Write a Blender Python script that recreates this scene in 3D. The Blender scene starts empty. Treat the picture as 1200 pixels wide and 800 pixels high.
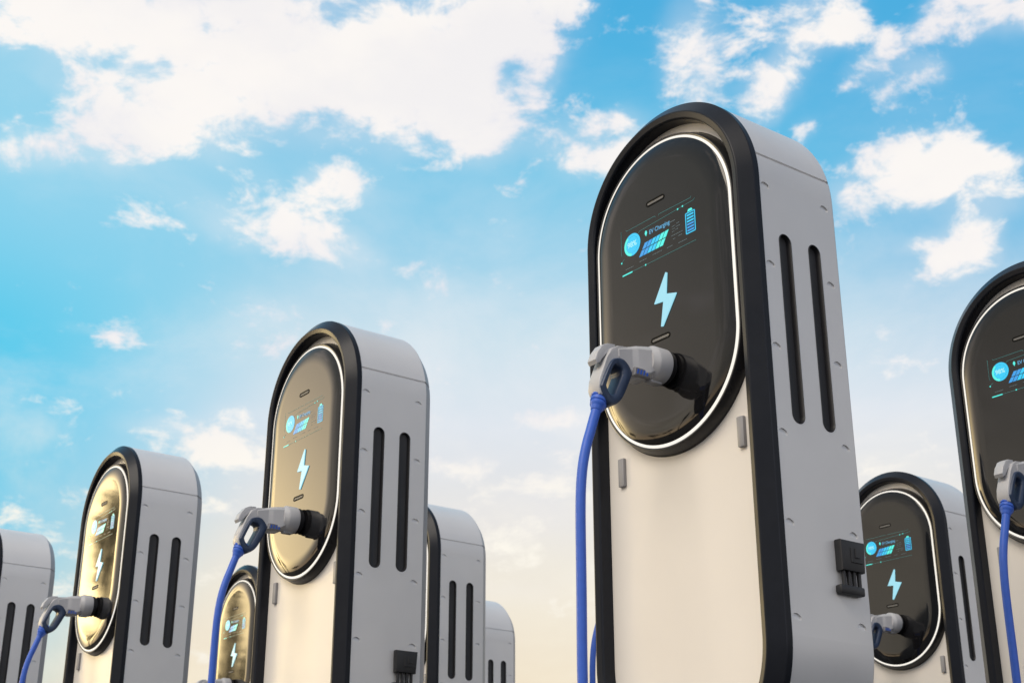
import bpy, bmesh, math, random
from mathutils import Vector, Matrix, Euler
random.seed(7)
SC = bpy.context.scene
COL = SC.collection
PI = math.pi
R_ = math.radians

# ------------------------------------------------------------------ camera
CAM_Z = 0.14
cam_d = bpy.data.cameras.new('camera')
cam = bpy.data.objects.new('camera', cam_d); COL.objects.link(cam)
cam.location = (0, 0, CAM_Z)
cam.rotation_euler = (R_(90 + 21.7307), 0, 0)
cam_d.sensor_width = 36.0
cam_d.lens = 49.79
cam_d.clip_start = 0.05
cam_d.clip_end = 5000
cam_d.dof.use_dof = True
cam_d.dof.focus_distance = 3.45
cam_d.dof.aperture_fstop = 10.0
SC.camera = cam

# ------------------------------------------------------------------ exposure
SC.view_settings.view_transform = 'Standard'
SC.view_settings.look = 'None'
SC.view_settings.exposure = 0.0
SC.view_settings.gamma = 1.0
SC.view_settings.use_curve_mapping = False
SC.cycles.max_bounces = 8

# ------------------------------------------------------------------ sky
SUN_AZ, SUN_EL = -134.0, 44.0            # azimuth from the view axis, to the left
def direction(az, el):
    a, e = R_(az), R_(el)
    return Vector((math.sin(a) * math.cos(e), math.cos(a) * math.cos(e), math.sin(e)))

W = bpy.data.worlds.new('World'); SC.world = W
W.use_nodes = True
NT = W.node_tree
for n in list(NT.nodes): NT.nodes.remove(n)
def N(kind, **kw):
    n = NT.nodes.new(kind)
    for k, v in kw.items(): setattr(n, k, v)
    return n
def LK(a, b): NT.links.new(a, b)
def M(op, a, b=None, clamp=False):
    n = N('ShaderNodeMath', operation=op); n.use_clamp = clamp
    for i, v in enumerate((a, b)):
        if v is None: continue
        if isinstance(v, (int, float)): n.inputs[i].default_value = v
        else: LK(v, n.inputs[i])
    return n.outputs[0]
def VM(op, a, b=None):
    n = N('ShaderNodeVectorMath', operation=op)
    for i, v in enumerate((a, b)):
        if v is None: continue
        if isinstance(v, (tuple, Vector)): n.inputs[i].default_value = tuple(v)
        else: LK(v, n.inputs[i])
    return n
def MIX(f, a, b, mode='MIX'):
    n = N('ShaderNodeMix', data_type='RGBA', blend_type=mode)
    n.clamp_factor = True
    for s, v in ((n.inputs[0], f), (n.inputs[6], a), (n.inputs[7], b)):
        if isinstance(v, (int, float)): s.default_value = v
        elif isinstance(v, tuple): s.default_value = v + (1,) if len(v) == 3 else v
        else: LK(v, s)
    return n.outputs[2]
def SMOOTH(v, a, b, lo=0.0, hi=1.0):
    n = N('ShaderNodeMapRange', interpolation_type='SMOOTHSTEP')
    LK(v, n.inputs[0])
    n.inputs[1].default_value = a; n.inputs[2].default_value = b
    n.inputs[3].default_value = lo; n.inputs[4].default_value = hi
    return n.outputs[0]
def NOISE(vec, scale, detail, rough=0.55, dist=0.0):
    n = N('ShaderNodeTexNoise'); LK(vec, n.inputs['Vector'])
    n.inputs['Scale'].default_value = scale; n.inputs['Detail'].default_value = detail
    n.inputs['Roughness'].default_value = rough; n.inputs['Distortion'].default_value = dist
    return n
tc = N('ShaderNodeTexCoord')
D = VM('NORMALIZE', tc.outputs['Generated']).outputs[0]
sep = N('ShaderNodeSeparateXYZ'); LK(D, sep.inputs[0])
Z = sep.outputs[2]; X = sep.outputs[0]
ramp = N('ShaderNodeValToRGB'); LK(Z, ramp.inputs[0])
STOPS = [(0.00, (.88, .68, .42)), (0.142, (.93, .80, .60)), (0.20, (.93, .85, .71)), (0.257, (.84, .82, .80)), (0.314, (.79, .84, .90)),
         (0.37, (.62, .79, .88)), (0.424, (.35, .68, .87)), (0.477, (.18, .60, .85)), (0.528, (.095, .50, .81)), (0.59, (.055, .43, .77)), (1.0, (.05, .25, .55))]
while len(ramp.color_ramp.elements) < len(STOPS): ramp.color_ramp.elements.new(0.5)
for e, (p, c) in zip(ramp.color_ramp.elements, STOPS):
    e.position = p; e.color = c + (1,)
sky = N('ShaderNodeTexSky', sky_type='NISHITA')
sky.sun_disc = False
sky.sun_elevation = R_(SUN_EL); sky.sun_rotation = R_(SUN_AZ)
nish = VM('SCALE', sky.outputs[0]); nish.inputs[3].default_value = 0.10
base = MIX(0.08, ramp.outputs[0], nish.outputs[0])
# deeper cyan towards the left edge of the view
dl = VM('DOT_PRODUCT', D, direction(-31, 21)).outputs['Value']
base = MIX(SMOOTH(dl, .93, .995, 0, .92), base, (.045, .58, .84))
back = SMOOTH(VM('DOT_PRODUCT', D, (.7, -.7, 0)).outputs['Value'], -.20, .35)
base = MIX(SMOOTH(Z, .62, .9, 0, .8), base, (.30, .38, .46))
base = MIX(M('MULTIPLY', back, .80), base, (.19, .21, .29))
base = MIX(SMOOTH(X, -.45, -.85, 0, .85), base, (.62, .59, .54))
dr = VM('DOT_PRODUCT', D, direction(26, 33)).outputs['Value']
base = MIX(SMOOTH(dr, .95, 1.0, 0, .55), base, (.075, .41, .74))

# cumulus: soft patches by direction, broken up by noise
wn = NOISE(D, 9.0, 4.0, .6)
wv = VM('SUBTRACT', wn.outputs['Color'], (.5, .5, .5)).outputs[0]
ws = VM('SCALE', wv); ws.inputs[3].default_value = 0.05
DW = VM('ADD', D, ws.outputs[0]).outputs[0]
CLOUDS = [(-20.5,33.4,7.0,2.6,11,0.72),(-10.9,33.5,8.66,3.17,6,1.00),(-1.6,34.0,4.55,2.87,9,1.05),(-15.1,30.1,6.31,2.49,13,0.95),(-4.8,31.7,5.09,2.88,-2,1.00),(-1.1,30.3,1.88,1.88,1,0.80),(-20.4,27.3,3.58,1.24,1,0.60),(-7.7,27.6,1.98,1.30,4,0.85),(-11.7,25.7,4.06,1.42,-7,0.65),(-7.6,25.0,2.12,1.23,-17,0.65),(3.3,29.4,2.60,1.55,-27,0.80),(5.1,30.4,1.70,1.0,-3,0.55),(1.4,32.4,0.95,1.42,-1,0.45),(8.5,33.0,1.9,2.9,-15,0.90),(13.9,33.9,2.5,1.5,7,0.72),(12.7,32.1,2.3,1.2,40,0.65),(11.9,31.2,1.67,1.20,4,0.60),(17.1,31.7,2.36,1.38,21,0.62),(19.2,31.1,1.04,0.78,-10,0.60),(22.0,32.6,2.88,1.34,-17,0.90),(18.1,27.5,2.97,1.84,-3,1.05),(20.9,27.3,1.36,1.36,-9,0.65),(15.1,26.7,1.47,1.00,-7,0.60),(21.1,25.6,2.02,0.98,6,0.70),(19.2,24.2,1.77,1.25,2,0.80),(20.7,24.3,1.17,1.11,-8,0.55),(-14.2,17.9,2.85,0.70,0,0.62),(-11.7,17.1,2.87,0.81,-5,0.60),(-11.5,18.8,1.69,0.61,4,0.40),(13.8,29.7,0.90,0.70,-7,0.5),(15.2,33.0,1.2,.8,10,.5),(20.4,33.6,1.2,.7,0,.45),(17.6,30.3,1.3,.6,20,.4),(6.2,28.4,.9,.6,0,.45),(22.6,27.0,1.2,.7,0,.5),(17.3,24.6,1.0,.5,20,.4),(-17.5,20.9,1.8,.4,-8,.4),(-8.5,15.6,2.2,.5,5,.4),(-3.0,20.5,2.5,.6,0,.3),(5.5,24.0,2.0,.6,-5,.3),(-19.4,14.0,2.92,1.30,5,0.30),(-1.4,15.2,2.74,0.89,10,0.40),(1.7,15.7,2.06,1.17,20,0.40),(0.0,11.8,4.08,0.88,-5,0.50),(1.4,14.2,4.45,1.03,5,0.55),(-2.5,16.8,3,.7,8,.5),(4.5,12.5,3,.6,0,.5),(-7.5,12.0,3,.6,0,.5),(-13,14.5,3,.5,4,.45),(13.5,17,3,.5,0,.4),(2.2,18.5,2.5,.6,-8,.4),(-17.0,11.0,5.0,.9,4,.4),(-19,12.8,3,.6,0,.35),(-21.2,29.4,1.3,.8,-20,-0.65),(-10.8,33.3,0.93,0.50,11,-0.75),(0.5,32.6,0.95,0.88,-0,-0.50),(-3.5,34.1,0.81,0.47,2,-0.45),(-18.2,31.5,0.98,0.52,34,-0.45),(-15.9,31.4,0.59,0.40,-22,-0.40),(-8.9,30.8,1.01,0.74,5,-0.50),(-20.0,25.5,2.29,1.96,8,-0.40),(15.8,29.7,1.49,1.49,-8,-0.30),]
acc = None
for az, el, ra, re, rot, w in CLOUDS:
    c = direction(az, el)
    right = Vector((math.cos(R_(az)), -math.sin(R_(az)), 0)); up = right.cross(c)
    t = R_(rot)
    r2 = right * math.cos(t) + up * math.sin(t); u2 = -right * math.sin(t) + up * math.cos(t)
    mt = Matrix((r2, u2, r2.cross(u2))).transposed()
    mp = N('ShaderNodeMapping', vector_type='TEXTURE')
    LK(DW, mp.inputs[0])
    mp.inputs[1].default_value = c; mp.inputs[2].default_value = mt.to_euler()
    mp.inputs[3].default_value = (R_(ra), R_(re), 1.0)
    ln = VM('LENGTH', mp.outputs[0]).outputs['Value']
    v = SMOOTH(ln, 0.0, 1.38, w, 0.0)
    acc = v if acc is None else M('ADD', acc, v)
# away from the view: loosely scattered clouds
away = VM('DOT_PRODUCT', D, direction(0, 21)).outputs['Value']
big = NOISE(D, 2.6, 3.0, .55)
acc = M('ADD', acc, M('MULTIPLY', SMOOTH(away, .93, .80), SMOOTH(big.outputs[0], .46, .70, 0, 1.0)))
stretch = N('ShaderNodeMapping'); LK(D, stretch.inputs[0]); stretch.inputs[3].default_value = (1, 1, 1.7)
fb = NOISE(stretch.outputs[0], 21.0, 14.0, .64, .25)
dens = M('ADD', acc, M('MULTIPLY', M('SUBTRACT', fb.outputs[0], .5), 3.7))
alpha = SMOOTH(dens, .24, .92)
shade = NOISE(stretch.outputs[0], 6.0, 6.0, .55)
thick = SMOOTH(dens, .5, 1.25)
cl = MIX(SMOOTH(shade.outputs[0], .36, .60), (.83, .82, .87), (1.0, .955, .92))
cl = MIX(M('MULTIPLY', thick, .55), cl, (.985, .94, .90))
thin = NOISE(stretch.outputs[0], 5.0, 9.0, .6, .3)
cl = MIX(SMOOTH(Z, .36, .22, 0, .8), cl, (1.0, .955, .84))
hz = VM('DOT_PRODUCT', D, direction(-21, 33)).outputs['Value']
base = MIX(SMOOTH(hz, .975, .998, 0, .40), base, (.62, .76, .86))
veil = M('MULTIPLY', SMOOTH(thin.outputs[0], .40, .75), SMOOTH(Z, .55, .30, .08, .50))
skyc = MIX(veil, base, MIX(SMOOTH(Z, .36, .22), (.90, .89, .91), (1.0, .945, .80)))
skyc = MIX(SMOOTH(acc, .05, .85, 0, .28), skyc, (.93, .90, .90))
skyc = MIX(M('MULTIPLY', alpha, .96), skyc, cl)
# warm evening glow low on the left, plus an added cool glow, outside the view
def lobe(az, el, power, amp, col):
    d = VM('DOT_PRODUCT', D, direction(az, el)).outputs['Value']
    g = M('MULTIPLY', M('POWER', M('MAXIMUM', d, 0.0), power), amp)
    s = VM('SCALE', tuple(col)); LK(g, s.inputs[3])
    return s.outputs[0]
glow = None
for args in ((-57.5, 10, 120, 13.5, (1, .74, .32)), (-66, 17, 60, 2.0, (1, .80, .58)), (-88, 9, 30, .55, (1, .78, .48)), (152, 12, 14, 1.0, (.90, .93, 1.04))):  # last entry: cool glow added behind right to brighten the station sides
    l = lobe(*args); glow = l if glow is None else VM('ADD', glow, l).outputs[0]
low = VM('SCALE', lobe(-88, 2, 7, 1.5, (1, .58, .20))); LK(SMOOTH(Z, .15, .0), low.inputs[3])
glow = VM('ADD', glow, low.outputs[0]).outputs[0]
tot = VM('ADD', skyc, glow).outputs[0]
final = VM('SCALE', tot); final.inputs[3].default_value = 10.0
bg = N('ShaderNodeBackground'); LK(final.outputs[0], bg.inputs[0]); bg.inputs[1].default_value = 0.10
out = N('ShaderNodeOutputWorld'); LK(bg.outputs[0], out.inputs[0])
W.cycles.sampling_method = 'MANUAL'; W.cycles.sample_map_resolution = 1024

# ------------------------------------------------------------------ sun (veiled by cloud, so soft)
sun_d = bpy.data.lights.new('sun', 'SUN'); sun = bpy.data.objects.new('sun', sun_d); COL.objects.link(sun)
sun_d.energy = 2.2; sun_d.angle = R_(34); sun_d.color = (1, .88, .72)
sun.rotation_euler = direction(SUN_AZ, SUN_EL).to_track_quat('Z', 'Y').to_euler()
sun.location = (-20, 5, 25)

# ------------------------------------------------------------------ materials
def mat(name, col, rough=.5, metal=0.0, spec=.5, ior=1.5, vary=.0, vscale=30, bump=0.0, bscale=200, coat=0.0, rvary=0.0):
    m = bpy.data.materials.new(name); m.use_nodes = True
    nt = m.node_tree; b = nt.nodes['Principled BSDF']
    b.inputs['Base Color'].default_value = col + (1,)
    b.inputs['Roughness'].default_value = rough
    b.inputs['Metallic'].default_value = metal
    b.inputs['IOR'].default_value = ior
    b.inputs['Specular IOR Level'].default_value = spec
    b.inputs['Coat Weight'].default_value = coat
    b.inputs['Coat Roughness'].default_value = .04
    t = nt.nodes.new('ShaderNodeTexCoord')
    if vary:
        n = nt.nodes.new('ShaderNodeTexNoise'); n.inputs['Scale'].default_value = vscale; n.inputs['Detail'].default_value = 6
        nt.links.new(t.outputs['Object'], n.inputs['Vector'])
        mr = nt.nodes.new('ShaderNodeMapRange'); mr.inputs[1].default_value = .3; mr.inputs[2].default_value = .7
        mr.inputs[3].default_value = 1 - vary; mr.inputs[4].default_value = 1 + vary
        nt.links.new(n.outputs[0], mr.inputs[0])
        sc = nt.nodes.new('ShaderNodeVectorMath'); sc.operation = 'SCALE'; sc.inputs[0].default_value = col
        nt.links.new(mr.outputs[0], sc.inputs[3]); nt.links.new(sc.outputs[0], b.inputs['Base Color'])
    if rvary:
        n = nt.nodes.new('ShaderNodeTexNoise'); n.inputs['Scale'].default_value = 7; n.inputs['Detail'].default_value = 7
        nt.links.new(t.outputs['Object'], n.inputs['Vector'])
        mr = nt.nodes.new('ShaderNodeMapRange'); mr.inputs[1].default_value = .3; mr.inputs[2].default_value = .7
        mr.inputs[3].default_value = max(rough - rvary, 0); mr.inputs[4].default_value = rough + rvary
        nt.links.new(n.outputs[0], mr.inputs[0]); nt.links.new(mr.outputs[0], b.inputs['Roughness'])
    if bump:
        n = nt.nodes.new('ShaderNodeTexNoise'); n.inputs['Scale'].default_value = bscale; n.inputs['Detail'].default_value = 3
        nt.links.new(t.outputs['Object'], n.inputs['Vector'])
        bp = nt.nodes.new('ShaderNodeBump'); bp.inputs['Strength'].default_value = bump; bp.inputs['Distance'].default_value = .001
        nt.links.new(n.outputs[0], bp.inputs['Height']); nt.links.new(bp.outputs[0], b.inputs['Normal'])
    return m
def glow_mat(name, col, strength):
    m = mat(name, (.02, .02, .02), .3)
    b = m.node_tree.nodes['Principled BSDF']
    b.inputs['Emission Color'].default_value = col + (1,); b.inputs['Emission Strength'].default_value = strength
    return m
MP = mat('white_paint', (.73, .725, .725), .40, metal=.22, vary=.035, vscale=4, bump=.08, bscale=420, rvary=.09)
MPR = mat('rear_grey', (.40, .40, .41), .45, vary=.03, vscale=5)  # darker grey on the rear chamfer and back
MF = mat('front_white_paint', (.80, .765, .725), .38, vary=.02, vscale=4, bump=.04, bscale=400, rvary=.05)
MD = mat('dark_rim_metal', (.013, .015, .021), .33, spec=.2, metal=.12, vary=.06, vscale=40, rvary=.06)
MB_ = mat('black_bezel', (.018, .018, .020), .30, rvary=.06)
MG = mat('black_gloss', (.007, .007, .008), .045, ior=1.46, rvary=.015)
MS = mat('side_slot_black', (.022, .022, .025), .42, rvary=.08)
MK = mat('black_plastic', (.016, .016, .018), .45, vary=.12, vscale=60, bump=.1, bscale=500)
MC = mat('grey_clip', (.30, .30, .32), .45)
MPL = mat('plug_grey_plastic', (.50, .50, .52), .42, vary=.05, vscale=14, bump=.10, bscale=450, rvary=.08)
MNV = mat('navy_rubber', (.028, .05, .105), .42, vary=.08, vscale=50)
MBL = mat('blue_cable_rubber', (.035, .125, .60), .48, vary=.05, vscale=60, bump=.08, bscale=600)
MSL = mat('slot_black', (.004, .004, .004), .6, spec=.1)
MSB = mat('slot_bar', (.14, .14, .14), .5)
ML = glow_mat('ring_white', (1, .95, .86), 1.0)  # emissive white for the ring round the screen
EC = glow_mat('display_cyan', (.0, .50, .80), 1.15)
ED = glow_mat('display_blue', (.01, .33, .80), 1.0)
EL_ = glow_mat('display_aqua', (.06, .90, .80), 1.0)
EW = glow_mat('display_pale', (.45, .95, 1.0), .9)
ET = glow_mat('display_dim_teal', (.03, .30, .30), .5)
EG = glow_mat('display_dim_grey', (.10, .16, .18), .6)
ECP = glow_mat('display_caption', (.10, .42, .72), .8)
EB = glow_mat('bolt_light', (.38, .84, 1.0), .85)

# ------------------------------------------------------------------ mesh helpers
ZS = 1.5777 + CAM_Z            # height of the arch spring line above the ground
RO = 0.30; CB = -1.06          # outer radius and lower arc centre (relative to the spring line)
def link(name, bm, material, parent=None, recalc=True):
    if recalc: bmesh.ops.recalc_face_normals(bm, faces=bm.faces)
    me = bpy.data.meshes.new(name); bm.to_mesh(me); bm.free()
    for mm in (material if isinstance(material, (list, tuple)) else [material]): me.materials.append(mm)
    o = bpy.data.objects.new(name, me); COL.objects.link(o)
    if parent is not None: o.parent = parent
    return o
def smooth(bm, angle=32):
    for f in bm.faces: f.smooth = True
    bm.normal_update()
    for e in bm.edges:
        if len(e.link_faces) == 2 and e.calc_face_angle(0) > R_(angle): e.smooth = False
def stadium(r, ct, cb, n=40, nl=1):
    pts = [(r * math.cos(PI * i / n), ct + r * math.sin(PI * i / n)) for i in range(n + 1)]
    for k in range(1, nl): pts.append((-r, ct + (cb - ct) * k / nl))
    pts += [(-r * math.cos(PI * i / n), cb - r * math.sin(PI * i / n)) for i in range(n + 1)]
    for k in range(1, nl): pts.append((r, cb + (ct - cb) * k / nl))
    return pts
def loop(bm, pts, y): return [bm.verts.new((x, y, z + ZS)) for x, z in pts]
def bridge(bm, a, b, closed=True):
    n = len(a)
    return [bm.faces.new((a[i], a[(i + 1) % n], b[(i + 1) % n], b[i])) for i in range(n if closed else n - 1)]
def rings(bm, prof, ct, cb, n=48, cap=False):
    prev = None
    for r, y in prof:
        l = loop(bm, stadium(r, ct, cb, n), y)
        if prev: bridge(bm, prev, l)
        prev = l
    if cap: bm.faces.new(prev)
    return prev
def box(bm, x0, x1, y0, y1, z0, z1, bev=0.0, seg=2):
    vs = [bm.verts.new((x, y, z)) for x in (x0, x1) for y in (y0, y1) for z in (z0, z1)]
    q = [(0, 1, 3, 2), (4, 6, 7, 5), (0, 4, 5, 1), (2, 3, 7, 6), (0, 2, 6, 4), (1, 5, 7, 3)]
    fs = [bm.faces.new([vs[i] for i in f]) for f in q]
    if bev:
        es = {e for f in fs for e in f.edges}
        bmesh.ops.bevel(bm, geom=list(es), offset=bev, segments=seg, affect='EDGES', profile=.5)
def prism(bm, pts, x0, x1, bev=0.0, seg=2):
    """outline in (y, z) pushed from x0 to x1"""
    a = [bm.verts.new((x0, y, z + ZS)) for y, z in pts]; b = [bm.verts.new((x1, y, z + ZS)) for y, z in pts]
    fs = bridge(bm, a, b); fs.append(bm.faces.new(a)); fs.append(bm.faces.new(b))
    if bev:
        es = {e for f in fs[-2:] for e in f.edges}
        bmesh.ops.bevel(bm, geom=list(es), offset=bev, segments=seg, affect='EDGES', profile=.5)
def lathe(bm, origin, axis, prof, n=40, cap0=True, cap1=True):
    ax = Vector(axis).normalized(); s = ax.orthogonal().normalized(); t = ax.cross(s)
    prev = None; first = None
    for d, r in prof:
        l = [bm.verts.new(Vector(origin) + ax * d + (s * math.cos(2 * PI * i / n) + t * math.sin(2 * PI * i / n)) * r) for i in range(n)]
        if prev: bridge(bm, prev, l)
        else: first = l
        prev = l
    if cap0: bm.faces.new(first)
    if cap1: bm.faces.new(prev)
def tube(bm, pts, r, n=16, sub=8):
    P = [Vector(p) for p in pts]; path = []
    for i in range(len(P) - 1):
        p0 = P[max(i - 1, 0)]; p1 = P[i]; p2 = P[i + 1]; p3 = P[min(i + 2, len(P) - 1)]
        for k in range(sub):
            t = k / sub
            path.append(.5 * ((2 * p1) + (p2 - p0) * t + (2 * p0 - 5 * p1 + 4 * p2 - p3) * t * t + (-p0 + 3 * p1 - 3 * p2 + p3) * t ** 3))
    path.append(P[-1]); prev = None
    for i, p in enumerate(path):
        tg = (path[min(i + 1, len(path) - 1)] - path[max(i - 1, 0)]).normalized()
        s = Vector((1, 0, 0)); s = (s - tg * s.dot(tg)).normalized(); t = tg.cross(s)
        l = [bm.verts.new(p + (s * math.cos(2 * PI * k / n) + t * math.sin(2 * PI * k / n)) * r) for k in range(n)]
        if prev: bridge(bm, prev, l)
        else: bm.faces.new(l)
        prev = l
    bm.faces.new(prev)

# ------------------------------------------------------------------ ground
def make_ground():
    bm = bmesh.new()
    s = 1500
    bm.faces.new([bm.verts.new(p) for p in ((-s, -s, 0), (s, -s, 0), (s, s, 0), (-s, s, 0))])
    m = mat('asphalt', (.055, .054, .053), .85, vary=.25, vscale=3, bump=.6, bscale=90)
    o = link('ground', bm, m); o['kind'] = 'structure'
make_ground()

# ------------------------------------------------------------------ the charging station
SLOTS = ((.089, -.133, -.594), (.188, -.132, -.594))
SLOT_R = .0205
NOTCH = [(y, -.0185 - .2002 * k) for k in range(6) for y in (.0345, .2365)]
def slot_outline(yc, zt, zb, r, n=12):
    p = [(yc + r * math.cos(PI * i / n), zt - r + r * math.sin(PI * i / n)) for i in range(n + 1)]
    return p + [(yc - r * math.cos(PI * i / n), zb + r - r * math.sin(PI * i / n)) for i in range(n + 1)]
def notch_outline(yc, zc, w=.0135, h=.0095):
    p = [(yc - w, zc - h * .55)]
    p += [(yc - w + 2 * w * i / 8, zc - h * .2 + h * .8 * math.sin(PI * i / 8) ** .8 * (1 - .25 * i / 8)) for i in range(9)]
    p += [(yc + w, zc - h * .9), (yc + w * .4, zc - h * 1.1)]
    return p
def make_body(parent):
    bm = bmesh.new()
    y0, y1, y2 = .0035, .268, .304
    # profile of the shell with the roof seam as a small groove
    n = 56; pts = []
    for i in range(n + 1):
        a = PI * i / n; pts.append([a, RO])
    seam = math.asin(.061 / RO); g = .0022 / RO
    prof = [p for p in pts if abs(p[0] - seam) > g * 3 and abs(PI - p[0] - seam) > g * 3]
    for s_ in (seam, PI - seam):
        prof += [[s_ - g * 1.7, RO], [s_ - g, RO - .0045], [s_ + g, RO - .0045], [s_ + g * 1.7, RO]]
    prof.sort()
    top = [(r * math.cos(a), r * math.sin(a)) for a, r in prof]
    bot = [(-RO * math.cos(PI * i / n), CB - RO * math.sin(PI * i / n)) for i in range(n + 1)]
    outline = top + bot
    A = loop(bm, outline, y0); B = loop(bm, outline, y1)
    nf = len(A)
    for i in range(nf):
        if i == nf - 1: continue                       # the flat right side is built below, with its openings
        bm.faces.new((A[i], A[(i + 1) % nf], B[(i + 1) % nf], B[i]))
    b1 = [(x, z) for x, z in outline]
    def inset(d): return [((RO - d) / RO * x if True else x, (z if CB < z < 0 else (z * (RO - d) / RO if z >= 0 else CB + (z - CB) * (RO - d) / RO))) for x, z in outline]
    C1 = loop(bm, inset(.0015), y1 + .003); C2 = loop(bm, inset(.028), y2 - .002); C3 = loop(bm, inset(.034), y2)
    
    for f in bridge(bm, B, C1) + bridge(bm, C1, C2) + bridge(bm, C2, C3) + [bm.faces.new(C3)]: f.material_index = 1
    # right side sheet with slot openings and notches
    zt, zb = top[0][1], bot[-1][1]
    border = [A[0], B[0], B[-1], A[-1]]
    edges = []
    def add_edges(vs):
        for i in range(len(vs)):
            e = bm.edges.get((vs[i], vs[(i + 1) % len(vs)])) or bm.edges.new((vs[i], vs[(i + 1) % len(vs)]))
            edges.append(e)
    add_edges(border)
    walls = []; nb = len(edges)
    for yc, t_, b_ in SLOTS:
        o = slot_outline(yc, t_, b_, SLOT_R)
        v = [bm.verts.new((RO, y, z + ZS)) for y, z in o]; add_edges(v)
        v2 = [bm.verts.new((RO - .0015, yc + (y - yc) * .94, (t_ + b_) / 2 + (z - (t_ + b_) / 2) * .997 + ZS)) for y, z in o]
        v3 = [bm.verts.new((RO - .014, q.co.y, q.co.z)) for q in v2]
        walls.append((v, v2)); walls.append((v2, v3))
    for yc, zc in NOTCH:
        o = notch_outline(yc, zc)
        v = [bm.verts.new((RO, y, z + ZS)) for y, z in o]; add_edges(v)
        top_z = max(z for _, z in o); bot_z = min(z for _, z in o)
        fl = []
        for (y, z), vv in zip(o, v):
            d = .0042 * max(0, (z - bot_z) / (top_z - bot_z)) ** .6 * (0.45 + .55 * (y - yc + .0135) / .027)
            fl.append(bm.verts.new((RO - .0004 - d, y, z + ZS)))
        walls.append((v, fl)); bm.faces.new(fl)
    hole_edges = edges[nb:]
    r = bmesh.ops.triangle_fill(bm, use_beauty=True, use_dissolve=False, edges=list(dict.fromkeys(edges)), normal=(1, 0, 0))
    flat = {f for f in r['geom'] if isinstance(f, bmesh.types.BMFace)}
    for a, b in walls: bridge(bm, a, b)
    bm.normal_update()
    for f in flat:
        if f.normal.x < 0: f.normal_flip()
    smooth(bm, 18)
    for e in hole_edges:
        if e.is_valid: e.smooth = False
    bmesh.ops.recalc_face_normals(bm, faces=bm.faces)
    return link('body', bm, [MP, MPR], parent, recalc=False)

def dome_y(d):
    w = .058
    if d >= w: return -.0275
    return -.0186 - .0089 * (1 - (1 - d / w) ** 2.4)
C1, C2, RR = -.0312, -.3472, .2333

def text_mesh(body, size, x, z, y, m, parent, name, align='CENTER', sx=1.0, extra_dx=0):
    cu = bpy.data.curves.new(name, 'FONT'); cu.body = body; cu.size = size; cu.align_x = align; cu.align_y = 'CENTER'
    cu.extrude = .0002; cu.offset = size * .012
    t = bpy.data.objects.new(name, cu); COL.objects.link(t)
    me = bpy.data.meshes.new_from_object(t.evaluated_get(bpy.context.evaluated_depsgraph_get()))
    COL.objects.unlink(t); bpy.data.objects.remove(t)
    me.transform(Matrix.Diagonal((sx, 1, 1, 1)))
    me.transform(Matrix.Rotation(R_(90), 4, 'X')); me.transform(Matrix.Translation((x, y, z + ZS)))
    me.materials.clear(); me.materials.append(m); me.name = name
    o = bpy.data.objects.new(name, me); COL.objects.link(o); o.parent = parent
    return o

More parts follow.
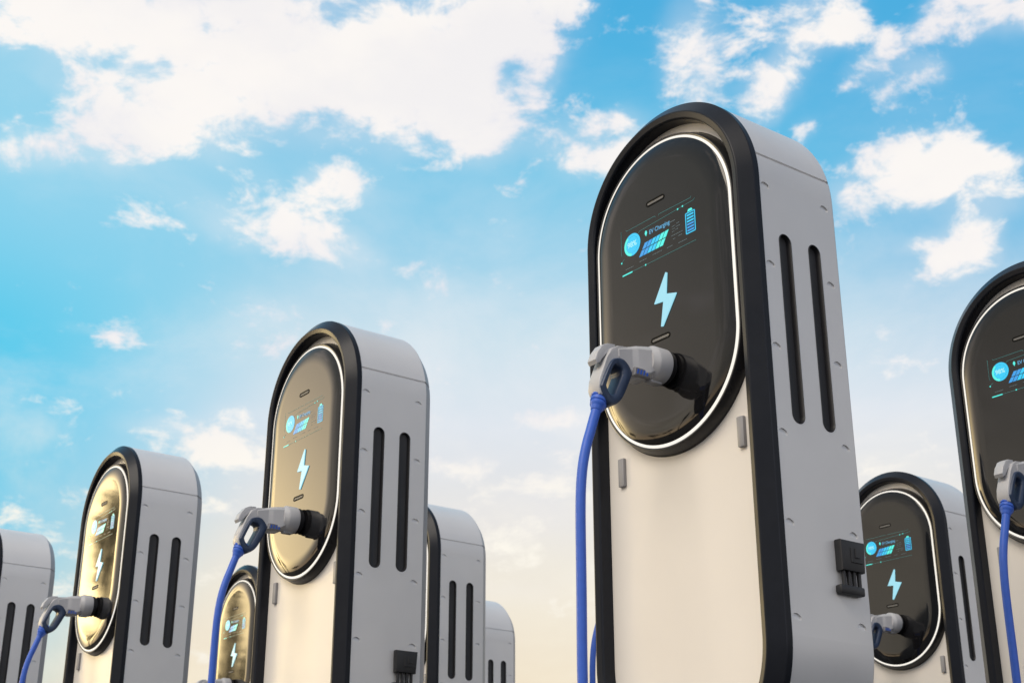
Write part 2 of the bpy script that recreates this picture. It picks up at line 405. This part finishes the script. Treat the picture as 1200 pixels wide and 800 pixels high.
def make_station(label):
    root = bpy.data.objects.new('charging_station', None); COL.objects.link(root)
    root.empty_display_size = .2
    body = make_body(root)
    # rim
    bm = bmesh.new()
    P = [(.0, .0165), (.0, .0008), (.0012, -.0012), (.0290, -.0252), (.0310, -.0266), (.0335, -.0268), (.0460, -.0232), (.0486, -.0212), (.0500, -.0180), (.0515, .0160)]
    prev = None; first = None
    for w, y in P:
        l = loop(bm, stadium(RO + .0012 - w, 0, CB, 64), y)
        if prev: bridge(bm, prev, l)
        else: first = l
        prev = l
    bridge(bm, prev, first)
    smooth(bm, 5.5); link('frame', bm, MD, root)
    # white front panel
    bm = bmesh.new()
    a = loop(bm, stadium(RO - .0499, 0, CB, 48), .0122); bm.faces.new(a)
    link('front_panel', bm, MF, root)
    # bezel round the screen
    bm = bmesh.new()
    rings(bm, [(.2562, .0120), (.2550, .0090), (.2538, .0084), (.2466, -.0165), (.2458, -.0176), (.2440, -.0180), (.2408, -.0168), (.2402, -.0150), (.2318, -.0150)], C1, C2, 64)
    smooth(bm, 30); link('bezel', bm, MB_, root)
    # thin ring round the screen, white by emission
    bm = bmesh.new()
    rings(bm, [(.2400, -.0150), (.2399, -.0170), (.2396, -.0174), (.2342, -.0190), (.2337, -.0189), (.2334, -.0150)], C1, C2, 64)
    smooth(bm, 50); link('white_ring', bm, ML, root)
    # glossy screen
    bm = bmesh.new()
    pr = [(.2334, -.0145)] + [(RR - d, dome_y(d)) for d in [0, .002, .004, .007, .010, .014, .018, .023, .028, .034, .040, .046, .052, .058]]
    rings(bm, pr, C1, C2, 64, cap=True)
    for f in bm.faces: f.smooth = len(f.verts) == 4
    screen = link('screen', bm, MG, root)
    YP = -.0275
    # two small slots in the screen
    for xc, zc in ((-.0055, .0455), (-.0065, -.3205)):
        bm = bmesh.new()
        hw, hh = .0335, .0074
        def pill(k, y):
            r = hh * k; L = hw - hh
            pts = [(xc + L + r * math.cos(t), zc + r * math.sin(t)) for t in [-PI / 2 + PI * i / 8 for i in range(9)]]
            pts += [(xc - L - r * math.cos(t), zc - r * math.sin(t)) for t in [-PI / 2 + PI * i / 8 for i in range(9)]]
            return loop(bm, pts, y)
        l1 = pill(1.0, YP + .0005); l2 = pill(1.0, YP - .0012); l3 = pill(.52, YP - .0012); l4 = pill(.40, YP - .0002)
        bridge(bm, l1, l2); bridge(bm, l2, l3); bridge(bm, l3, l4)
        n1 = len(bm.faces); bm.faces.new(l4)
        bm.faces.ensure_lookup_table(); bm.faces[n1].material_index = 1
        link('slot', bm, [MSL, MSB], screen)
    # lightning bolt
    bm = bmesh.new()
    bolt = [(.0225, -.1600), (-.0210, -.2290), (.0110, -.2320), (-.0005, -.2935), (.0060, -.2945), (.0565, -.2250), (.0215, -.2160), (.0270, -.1620)]
    a = loop(bm, bolt, YP + .0003); b = loop(bm, bolt, YP - .0030); bridge(bm, a, b); bm.faces.new(b); bm.faces.new(a)
    link('lightning_bolt', bm, EB, screen)
    # display
    Y1 = YP - .0006
    def quad(bm, pts, mi=0, y=None):
        f = bm.faces.new([bm.verts.new((x, Y1 if y is None else y, z + ZS)) for x, z in pts]); f.material_index = mi
        return f
    def bar(bm, x0, z0, x1, z1, w, mi=0, y=None):
        d = Vector((x1 - x0, z1 - z0)).normalized() * w / 2; nx, nz = -d.y, d.x
        quad(bm, [(x0 + nx, z0 + nz), (x1 + nx, z1 + nz), (x1 - nx, z1 - nz), (x0 - nx, z0 - nz)], mi, y)
    bm = bmesh.new()
    lw = .0013
    for s in [(-.114, .003, -.010, .004), (-.010, .004, -.006, .000), (.004, .000, .006, .0035), (.006, .0035, .118, .002), (-.114, .003, -.117, .007), (.118, .002, .120, .006),
              (-.072, -.020, -.066, -.015), (-.066, -.015, .127, -.008), (.127, -.008, .132, -.004), (-.135, .009, -.136, -.052), (-.136, -.052, -.134, -.060),
              (-.125, -.070, -.136, -.076), (-.134, -.114, .130, -.114)]:
        bar(bm, *s, lw, 0)
    bar(bm, -.134, -.1143, -.097, -.1143, .0036, 1, Y1 - .0003)
    for x, z in ((.073, -.0105), (.090, -.0095), (-.136, -.078), (-.048, -.114)):
        quad(bm, [(x - .0022, z - .002), (x + .0022, z - .002), (x + .0022, z + .002), (x - .0022, z + .002)], 1, Y1 - .0003)
    bar(bm, .042, -.0345, .062, -.0345, .0022, 2)
    rnd = random.Random(3)
    for k, (x0, x1, z) in enumerate([(.050, .062, -.049), (.066, .078, -.046), (.050, .060, -.056), (.064, .080, -.054), (.050, .058, -.063), (.062, .072, -.061), (.046, .086, -.073), (.052, .060, -.083), (.070, .086, -.081),
                         (-.122, -.092, -.101), (-.070, -.040, -.098), (-.022, .014, -.097), (.030, .052, -.098), (.070, .100, -.100)]):
        x = x0
        while x < x1 - .002:
            w = min(rnd.uniform(.002, .006), x1 - x); bar(bm, x, z, x + w, z, .0022, 2); x += w + .0012
    link('display_lines', bm, [ET, EL_, EG], screen)
    # percentage dial
    bm = bmesh.new()
    cx, cz, nr = -.0945, -.041, 40
    def disc_ring(r0, r1, fn, y):
        for i in range(nr):
            a0, a1 = 2 * PI * i / nr, 2 * PI * (i + 1) / nr
            quad(bm, [(cx + r1 * math.cos(a0), cz + r1 * math.sin(a0)), (cx + r1 * math.cos(a1), cz + r1 * math.sin(a1)), (cx + r0 * math.cos(a1), cz + r0 * math.sin(a1)), (cx + r0 * math.cos(a0), cz + r0 * math.sin(a0))], fn((a0 + a1) / 2), y)
    disc_ring(.0225, .0300, lambda a: 2 if 2.2 < a < 4.6 else 0, Y1)
    quad(bm, [(cx + .0222 * math.cos(2 * PI * i / nr), cz + .0222 * math.sin(2 * PI * i / nr)) for i in range(nr)], 0, Y1)
    dial = link('percent_dial', bm, [EC, ED, EL_], screen)
    text_mesh('98%', .0205, cx, cz, Y1 - .0008, EW, screen, 'dial_text')
    # slanted charge bars, two rows of six
    bm = bmesh.new()
    for row in range(2):
        for k in range(6):
            u0, u1 = (k + .07) / 6, (k + .93) / 6; v0, v1 = (row + .06) / 2, (row + .94) / 2
            def q(u, v): return (-.073 + .089 * u + .0245 * v, -.0865 + .0035 * v * u + .0335 * v)
            quad(bm, [q(u0, v0), q(u1, v0), q(u1, v1), q(u0, v1)], (0 if k < 2 else 1 if k < 4 else 2))
    link('charge_bars', bm, [ED, EC, EL_], screen)
    # battery symbol
    bm = bmesh.new()
    x0, x1, zb, zt = .0985, .1295, -.0875, -.0345
    for s in [(x0, zb, x1, zb), (x0, zt, x1, zt), (x0, zb, x0, zt), (x1, zb, x1, zt)]: bar(bm, *s, .003, 1)
    for k in range(6):
        z0 = zb + .005 + k * .0080; bar(bm, x0 + .0038, z0 + .0016, x1 - .0038, z0 + .0016, .0046, 0 if k < 3 else 1)
    quad(bm, [(x0 + .006, zt + .003), (x1 - .006, zt + .003), (x1 - .010, zt + .0095), (x0 + .010, zt + .0095)], 2)
    link('battery_icon', bm, [ED, EC, EL_], screen)
    # caption with its marker
    text_mesh('EV Charging', .0165, .0055, -.0325, Y1, ECP, screen, 'caption', sx=.90)
    bm = bmesh.new()
    quad(bm, [(-.043, -.0385), (-.0385, -.030), (-.040, -.0245), (-.043, -.0225), (-.046, -.0245), (-.0475, -.030)], 0)
    link('marker', bm, EL_, screen)
    # side slots
    for yc, t_, b_ in SLOTS:
        bm = bmesh.new()
        o = slot_outline(yc, t_, b_, SLOT_R)
        def sc(k, kz): return [(yc + (y - yc) * k, (t_ + b_) / 2 + (z - (t_ + b_) / 2) * kz) for y, z in o]
        L = []
        for k, kz, x in ((1.03, 1.001, RO + .0004), (.90, .996, RO + .0012), (.84, .994, RO - .001), (.78, .990, RO - .011), (.30, .97, RO - .0125)):
            L.append([bm.verts.new((x, y, z + ZS)) for y, z in sc(k, kz)])
        for a, b in zip(L, L[1:]): bridge(bm, a, b)
        bm.faces.new(L[-1]); smooth(bm, 40)
        link('side_slot', bm, MS, root)
    # grey clips on the front panel
    for xc in (-.1985, .2035):
        bm = bmesh.new()
        box(bm, xc - .0105, xc + .0105, .0025, .0130, -.638 + ZS, -.567 + ZS, .003, 2)
        smooth(bm, 40); link('clip', bm, MC, root)
    # black socket box on the right side
    bm = bmesh.new()
    prism(bm, [(.169, -.9095), (.2415, -.9095), (.247, -.842), (.169, -.842)], RO - .001, RO + .0205, .004, 2)
    smooth(bm, 40); sock = link('socket_box', bm, MK, root)
    bm = bmesh.new()
    def relief(ya, yb, za, zb_, h): box(bm, RO + .0195, RO + .0205 + h, ya, yb, za + ZS, zb_ + ZS, .001, 1)
    relief(.197, .202, -.891, -.858, .002); relief(.202, .233, -.891, -.886, .002)
    relief(.211, .2155, -.880, -.858, .002); relief(.2155, .226, -.880, -.8755, .002)
    link('embossed_mark', bm, MK, sock)
    for k in range(4):
        bm = bmesh.new(); yc = .1805 + .0165 * k
        lathe(bm, (RO + .010, yc, -.945 + ZS), (0, 0, 1), [(0, .0048), (.04, .0048)], 12); smooth(bm, 40)
        link('prong', bm, MK, sock)
    bm = bmesh.new(); box(bm, RO - .001, RO + .017, .1625, .2395, -.9600 + ZS, -.9400 + ZS, .004, 2); smooth(bm, 40)
    link('foot_bar', bm, MK, sock)
    # pedestal (below the picture)
    bm = bmesh.new(); box(bm, -.17, .17, .045, .245, 0, .42, .01, 2); box(bm, -.24, .24, .0, .29, 0.0, .025, .006, 2)
    link('pedestal', bm, MD, root)
    return root

# ------------------------------------------------------------------ plug and cable
def make_plug():
    root = bpy.data.objects.new('charging_cable', None); COL.objects.link(root); root.empty_display_size = .1
    xb, zb = .012, -.406
    bm = bmesh.new()
    lathe(bm, (xb, 0, zb + ZS), (0, -1, 0), [(.0270, .034), (.0285, .0355), (.0325, .0355), (.0335, .0400), (.0350, .0415), (.0445, .0415), (.0455, .0395), (.0475, .0395)], 48)
    smooth(bm, 30); link('collar', bm, MK, root)
    bm = bmesh.new()
    lathe(bm, (xb, 0, zb + ZS), (0, -1, 0), [(.0465, .0400), (.0470, .0425), (.0485, .0440), (.0840, .0440), (.0868, .0425), (.0930, .0380), (.1000, .0340)], 48)
    # underside catch
    box(bm, xb - .011, xb + .011, -.090, -.055, zb - .0475 + ZS, zb - .036 + ZS, .003, 2)
    smooth(bm, 30); link('barrel', bm, MPL, root)
    # faceted grip body
    bm = bmesh.new()
    def oct_(y, hw, zt, zbt, c):
        p = [(hw, zt - c), (hw - c, zt), (-hw + c, zt), (-hw, zt - c), (-hw, zbt + c), (-hw + c, zbt), (hw - c, zbt), (hw, zbt + c)]
        return [bm.verts.new((.004 + x, y, z + ZS)) for x, z in p]
    secs = [oct_(-.088, .036, -.3700, -.4440, .014), oct_(-.103, .035, -.3705, -.4520, .013), oct_(-.134, .0275, -.3750, -.4560, .010), oct_(-.148, .0215, -.3790, -.4520, .008), oct_(-.172, .0195, -.3850, -.4300, .007), oct_(-.186, .0180, -.3890, -.4180, .006)]
    for a, b in zip(secs, secs[1:]): bridge(bm, a, b)
    bm.faces.new(secs[0]); bm.faces.new(secs[-1])
    bmesh.ops.bevel(bm, geom=[e for e in bm.edges], offset=.0016, segments=2, affect='EDGES', profile=.5)
    smooth(bm, 12); grip = link('grip', bm, MPL, root)
    # recess with four blue slashes
    bm = bmesh.new()
    prism(bm, [(-.1520, -.4530), (-.1040, -.4530), (-.1050, -.4330), (-.1480, -.4330)], .0200, .0352, .002, 1)
    link('grip_inlay', bm, mat('inlay_grey', (.20, .20, .215), .45), grip)
    for k in range(4):
        bm = bmesh.new(); y = -.1455 + .0095 * k
        prism(bm, [(y, -.4490), (y + .0045, -.4490), (y + .0080, -.4375), (y + .0034, -.4375)], .0340, .0362)
        link('blue_mark', bm, MBL, grip)
    # handle: white spine in front of the loop
    bm = bmesh.new()
    prism(bm, [(-.150, -.3810), (-.186, -.3850), (-.2060, -.3960), (-.2200, -.4220), (-.2440, -.4760), (-.2470, -.5000), (-.2420, -.5130), (-.2120, -.5260), (-.2000, -.5200),
               (-.2270, -.5180), (-.2350, -.4980), (-.2330, -.4870), (-.2080, -.4380), (-.1940, -.4270), (-.1740, -.4250), (-.160, -.4370), (-.158, -.4480), (-.150, -.4600)], -.0195, .0200, .003, 2)
    smooth(bm, 30); link('handle', bm, MPL, root)
    # release hook
    bm = bmesh.new()
    prism(bm, [(-.1860, -.3800), (-.2080, -.3815), (-.2240, -.3890), (-.2400, -.4100), (-.2475, -.4300), (-.2420, -.4390), (-.2320, -.4330), (-.2215, -.4130), (-.2080, -.3985), (-.1940, -.3930), (-.1860, -.3930)], -.0190, .0110, .0025, 2)
    smooth(bm, 30); link('release_latch', bm, MPL, root)
    # navy loop
    outer = [(-.1960, -.4190), (-.1740, -.4170), (-.1580, -.4275), (-.1500, -.4400), (-.1500, -.4530), (-.1770, -.5080), (-.1960, -.5290), (-.2130, -.5360), (-.2280, -.5280), (-.2420, -.5020), (-.2410, -.4880), (-.2140, -.4340)]
    inner = [(-.1990, -.4370), (-.1860, -.4390), (-.1795, -.4450), (-.1795, -.4520), (-.1815, -.4620), (-.2020, -.5040), (-.2080, -.5105), (-.2130, -.5120), (-.2190, -.5080), (-.2260, -.4960), (-.2250, -.4850), (-.2070, -.4450)]
    def spl(p):
        r = []; n = len(p)
        for i in range(n):
            p0, p1, p2, p3 = (Vector(p[(i + k) % n]) for k in (-1, 0, 1, 2))
            for k in range(4):
                t = k / 4
                r.append(tuple(.5 * ((2 * p1) + (p2 - p0) * t + (2 * p0 - 5 * p1 + 4 * p2 - p3) * t * t + (-p0 + 3 * p1 - 3 * p2 + p3) * t ** 3)))
        return r
    outer, inner = spl(outer), spl(inner)
    bm = bmesh.new()
    L = []
    mid = [((a[0] + b[0]) / 2, (a[1] + b[1]) / 2) for a, b in zip(outer, inner)]
    def lerp(a, b, t): return [(p[0] + (q[0] - p[0]) * t, p[1] + (q[1] - p[1]) * t) for p, q in zip(a, b)]
    secn = [(0, -.0150), (0, .0195), (.06, .0238), (.20, .0262), (.80, .0262), (.94, .0238), (1, .0195), (1, -.0150), (.94, -.0182), (.8, -.0200), (.2, -.0200), (.06, -.0182)]
    for t, x in secn: L.append([bm.verts.new((x, y, z + ZS)) for y, z in lerp(outer, inner, t)])
    for a, b in zip(L, L[1:] + L[:1]): bridge(bm, a, b)
    smooth(bm, 40); link('grip_loop', bm, MNV, root)
    # strain relief and cable
    bm = bmesh.new()
    o = Vector((0, -.2200, -.5020 + ZS)); d = Vector((0, -.40, -.916)).normalized()
    pr = [(0, .0150), (.004, .0215), (.017, .0218), (.0185, .0195), (.0205, .0195), (.022, .0212), (.028, .0205), (.0295, .0182), (.0315, .0182), (.033, .0192), (.039, .0180), (.041, .0158), (.044, .0150), (.052, .0120)]
    lathe(bm, o, d, pr, 32); smooth(bm, 40); link('strain_relief', bm, MBL, root)
    bm = bmesh.new()
    e = o + d * .045
    P = [o + d * .02, e, (0, -.2560, -.5950 + ZS), (0, -.2720, -.6430 + ZS), (0, -.2840, -.7000 + ZS), (0, -.2900, -.7800 + ZS), (0, -.2915, -.95 + ZS), (0, -.2930, -1.15 + ZS), (0, -.288, -1.35 + ZS), (0, -.255, -1.50 + ZS), (0, -.17, -1.60 + ZS), (0, -.06, -1.625 + ZS), (0, .05, -1.60 + ZS)]
    tube(bm, P, .0112, 20, 8); smooth(bm, 60); link('cable', bm, MBL, root)
    return root

# ------------------------------------------------------------------ the rows
PHI = R_(53.20008)
EX = Vector((math.cos(PHI), -math.sin(PHI), 0)); EY = Vector((math.sin(PHI), math.cos(PHI), 0))
ORG = Vector((.380059, 3.142956, 0)); SX, SY = 1.772675, 1.511749
def spot(i, j): return ORG + EX * SX * i + EY * SY * j
def copy_tree(o, parent=None):
    c = o.copy(); COL.objects.link(c); c.parent = parent
    for ch in list(o.children): copy_tree(ch, c)
    return c
STATIONS = [
    (0, 0, 'largest white charging station, dark screen, whole right side with two black slots in view', True),
    (-1, 0, 'white charging station with tan screen, second largest, left of the largest one', True),
    (-2, 0, 'white charging station with mirror gold screen, well left of the tan screened one', True),
    (-3, 0, 'white charging station cut by left picture edge, only roof and slotted side showing', False),
    (-3, 1, 'low gold screened charging station peeking out behind the tan screened one', True),
    (-2, 1, 'white charging station right behind the tan screened one, only slotted side and roof showing', False),
    (-3, 2, 'smallest charging station, low slotted side at the end of the receding row', False),
    (0, 1, 'charging station cut by right picture edge, dark screen and black left rim showing', True),
    (-1, 2, 'dark screened charging station low between the largest one and the right picture edge', True),
    (-1, 1, 'charging station hidden behind the largest one, its blue cable peeking out', True),
]
CABLES = {
    (0, 0): 'blue cable, grey plug and navy grip loop in the largest charging station',
    (-1, 0): 'blue cable and grey plug hanging from the tan screened charging station',
    (-2, 0): 'blue cable and grey plug in the mirror gold screened station at far left',
    (-3, 1): 'grey plug at bottom picture edge in the low gold screened station',
    (0, 1): 'blue cable with pale grey plug at right picture edge, over a white front panel',
    (-1, 2): 'grey plug in the low dark screened station right of the largest one',
    (-1, 1): 'short curve of blue cable beside the lower left rim of the largest station',
}
station0 = make_station('')
plug0 = make_plug()
first = True
for i, j, lab, plug in STATIONS:
    s = station0 if first else copy_tree(station0)
    s.location = spot(i, j); s.rotation_euler = (0, 0, -PHI)
    s['label'] = lab; s['category'] = 'charging station'; s['group'] = 'electric car charging stations in rows'
    if plug:
        p = plug0 if first else copy_tree(plug0)
        p.location = spot(i, j); p.rotation_euler = (0, 0, -PHI)
        p['label'] = CABLES[(i, j)]; p['category'] = 'charging cable'; p['group'] = 'charging cables plugged into the stations'
    first = False

# ------------------------------------------------------------------ trees off to the left, mirrored in the gold screens
ML_ = mat('leaf_green', (.055, .085, .030), .6, vary=.35, vscale=1.5)
MT_ = mat('bark', (.10, .075, .055), .85, vary=.3, vscale=12)
def make_tree(seed, h, w, slim=1.0):
    rn = random.Random(seed)
    root = bpy.data.objects.new('tree', None); COL.objects.link(root)
    bm = bmesh.new(); tips = []
    def limb(p, d, L, r, lev):
        q = p + d * L
        lathe(bm, p, d, [(0, r), (L * .5, r * .82), (L, r * .62)], 8)
        if lev == 0: tips.append(q); return
        for k in range(rn.randint(3, 4)):
            a = rn.uniform(0, 2 * PI); t = rn.uniform(.45, .95)
            nd = (d * t + Vector((math.cos(a) * slim, math.sin(a) * slim, rn.uniform(.0, .4))) * (1 - t + .25)).normalized()
            limb(q, nd, L * rn.uniform(.55, .8), r * .55, lev - 1)
    limb(Vector((0, 0, 0)), Vector((0, 0, 1)), h * .34, h * .022, 3)
    smooth(bm, 50); link('trunk', bm, MT_, root)
    bm = bmesh.new()
    for t in tips:
        for k in range(int(34 * min(1, .9 + slim))):
            c = t + Vector((rn.gauss(0, slim), rn.gauss(0, slim), rn.gauss(0, .8))) * w
            s = h * rn.uniform(.008, .018); u = Vector((rn.gauss(0, 1), rn.gauss(0, 1), rn.gauss(0, 1))).normalized(); v = u.orthogonal().normalized()
            bm.faces.new([bm.verts.new(c + u * s * a + v * s * b * .6) for a, b in ((-1, 0), (0, -1), (1, 0), (0, 1))])
    link('crown', bm, ML_, root, recalc=False)
    return root
TREES = []
for (mx, my), az, dist, h, slim in [((-1.74, 5.98), -57.7, 70, 21, .085), ((-1.74, 5.98), -57.1, 76, 14, .09), ((-1.74, 5.98), -58.3, 80, 14.5, .09), ((-1.6, 8.3), -62.6, 72, 17, .055), ((-1.6, 8.3), -63.3, 74, 13, .065), ((-1.6, 8.3), -61.9, 80, 12.5, .05),
                                  ((1.74, 6.37), -89.9, 74, 17, .14), ((-.68, 4.56), -67, 40, 5.5, 1), ((.38, 3.14), -77, 40, 5.4, 1), ((.38, 3.14), -84, 44, 6.0, 1), ((.38, 3.14), -94, 42, 5.0, 1), ((1.6, 4.0), -100, 46, 7.0, 1)]:
    TREES.append((mx + math.sin(R_(az)) * dist, my + math.cos(R_(az)) * dist, h, slim))
for k, (x, y, h, slim) in enumerate(TREES):
    t = make_tree(20 + k, h, h * .055, slim)
    t.location = (x, y, 0)
    t['label'] = 'leafy tree beyond the left picture edge, mirrored as dark shape in the screens'
    t['category'] = 'tree'; t['group'] = 'trees mirrored in the screens'
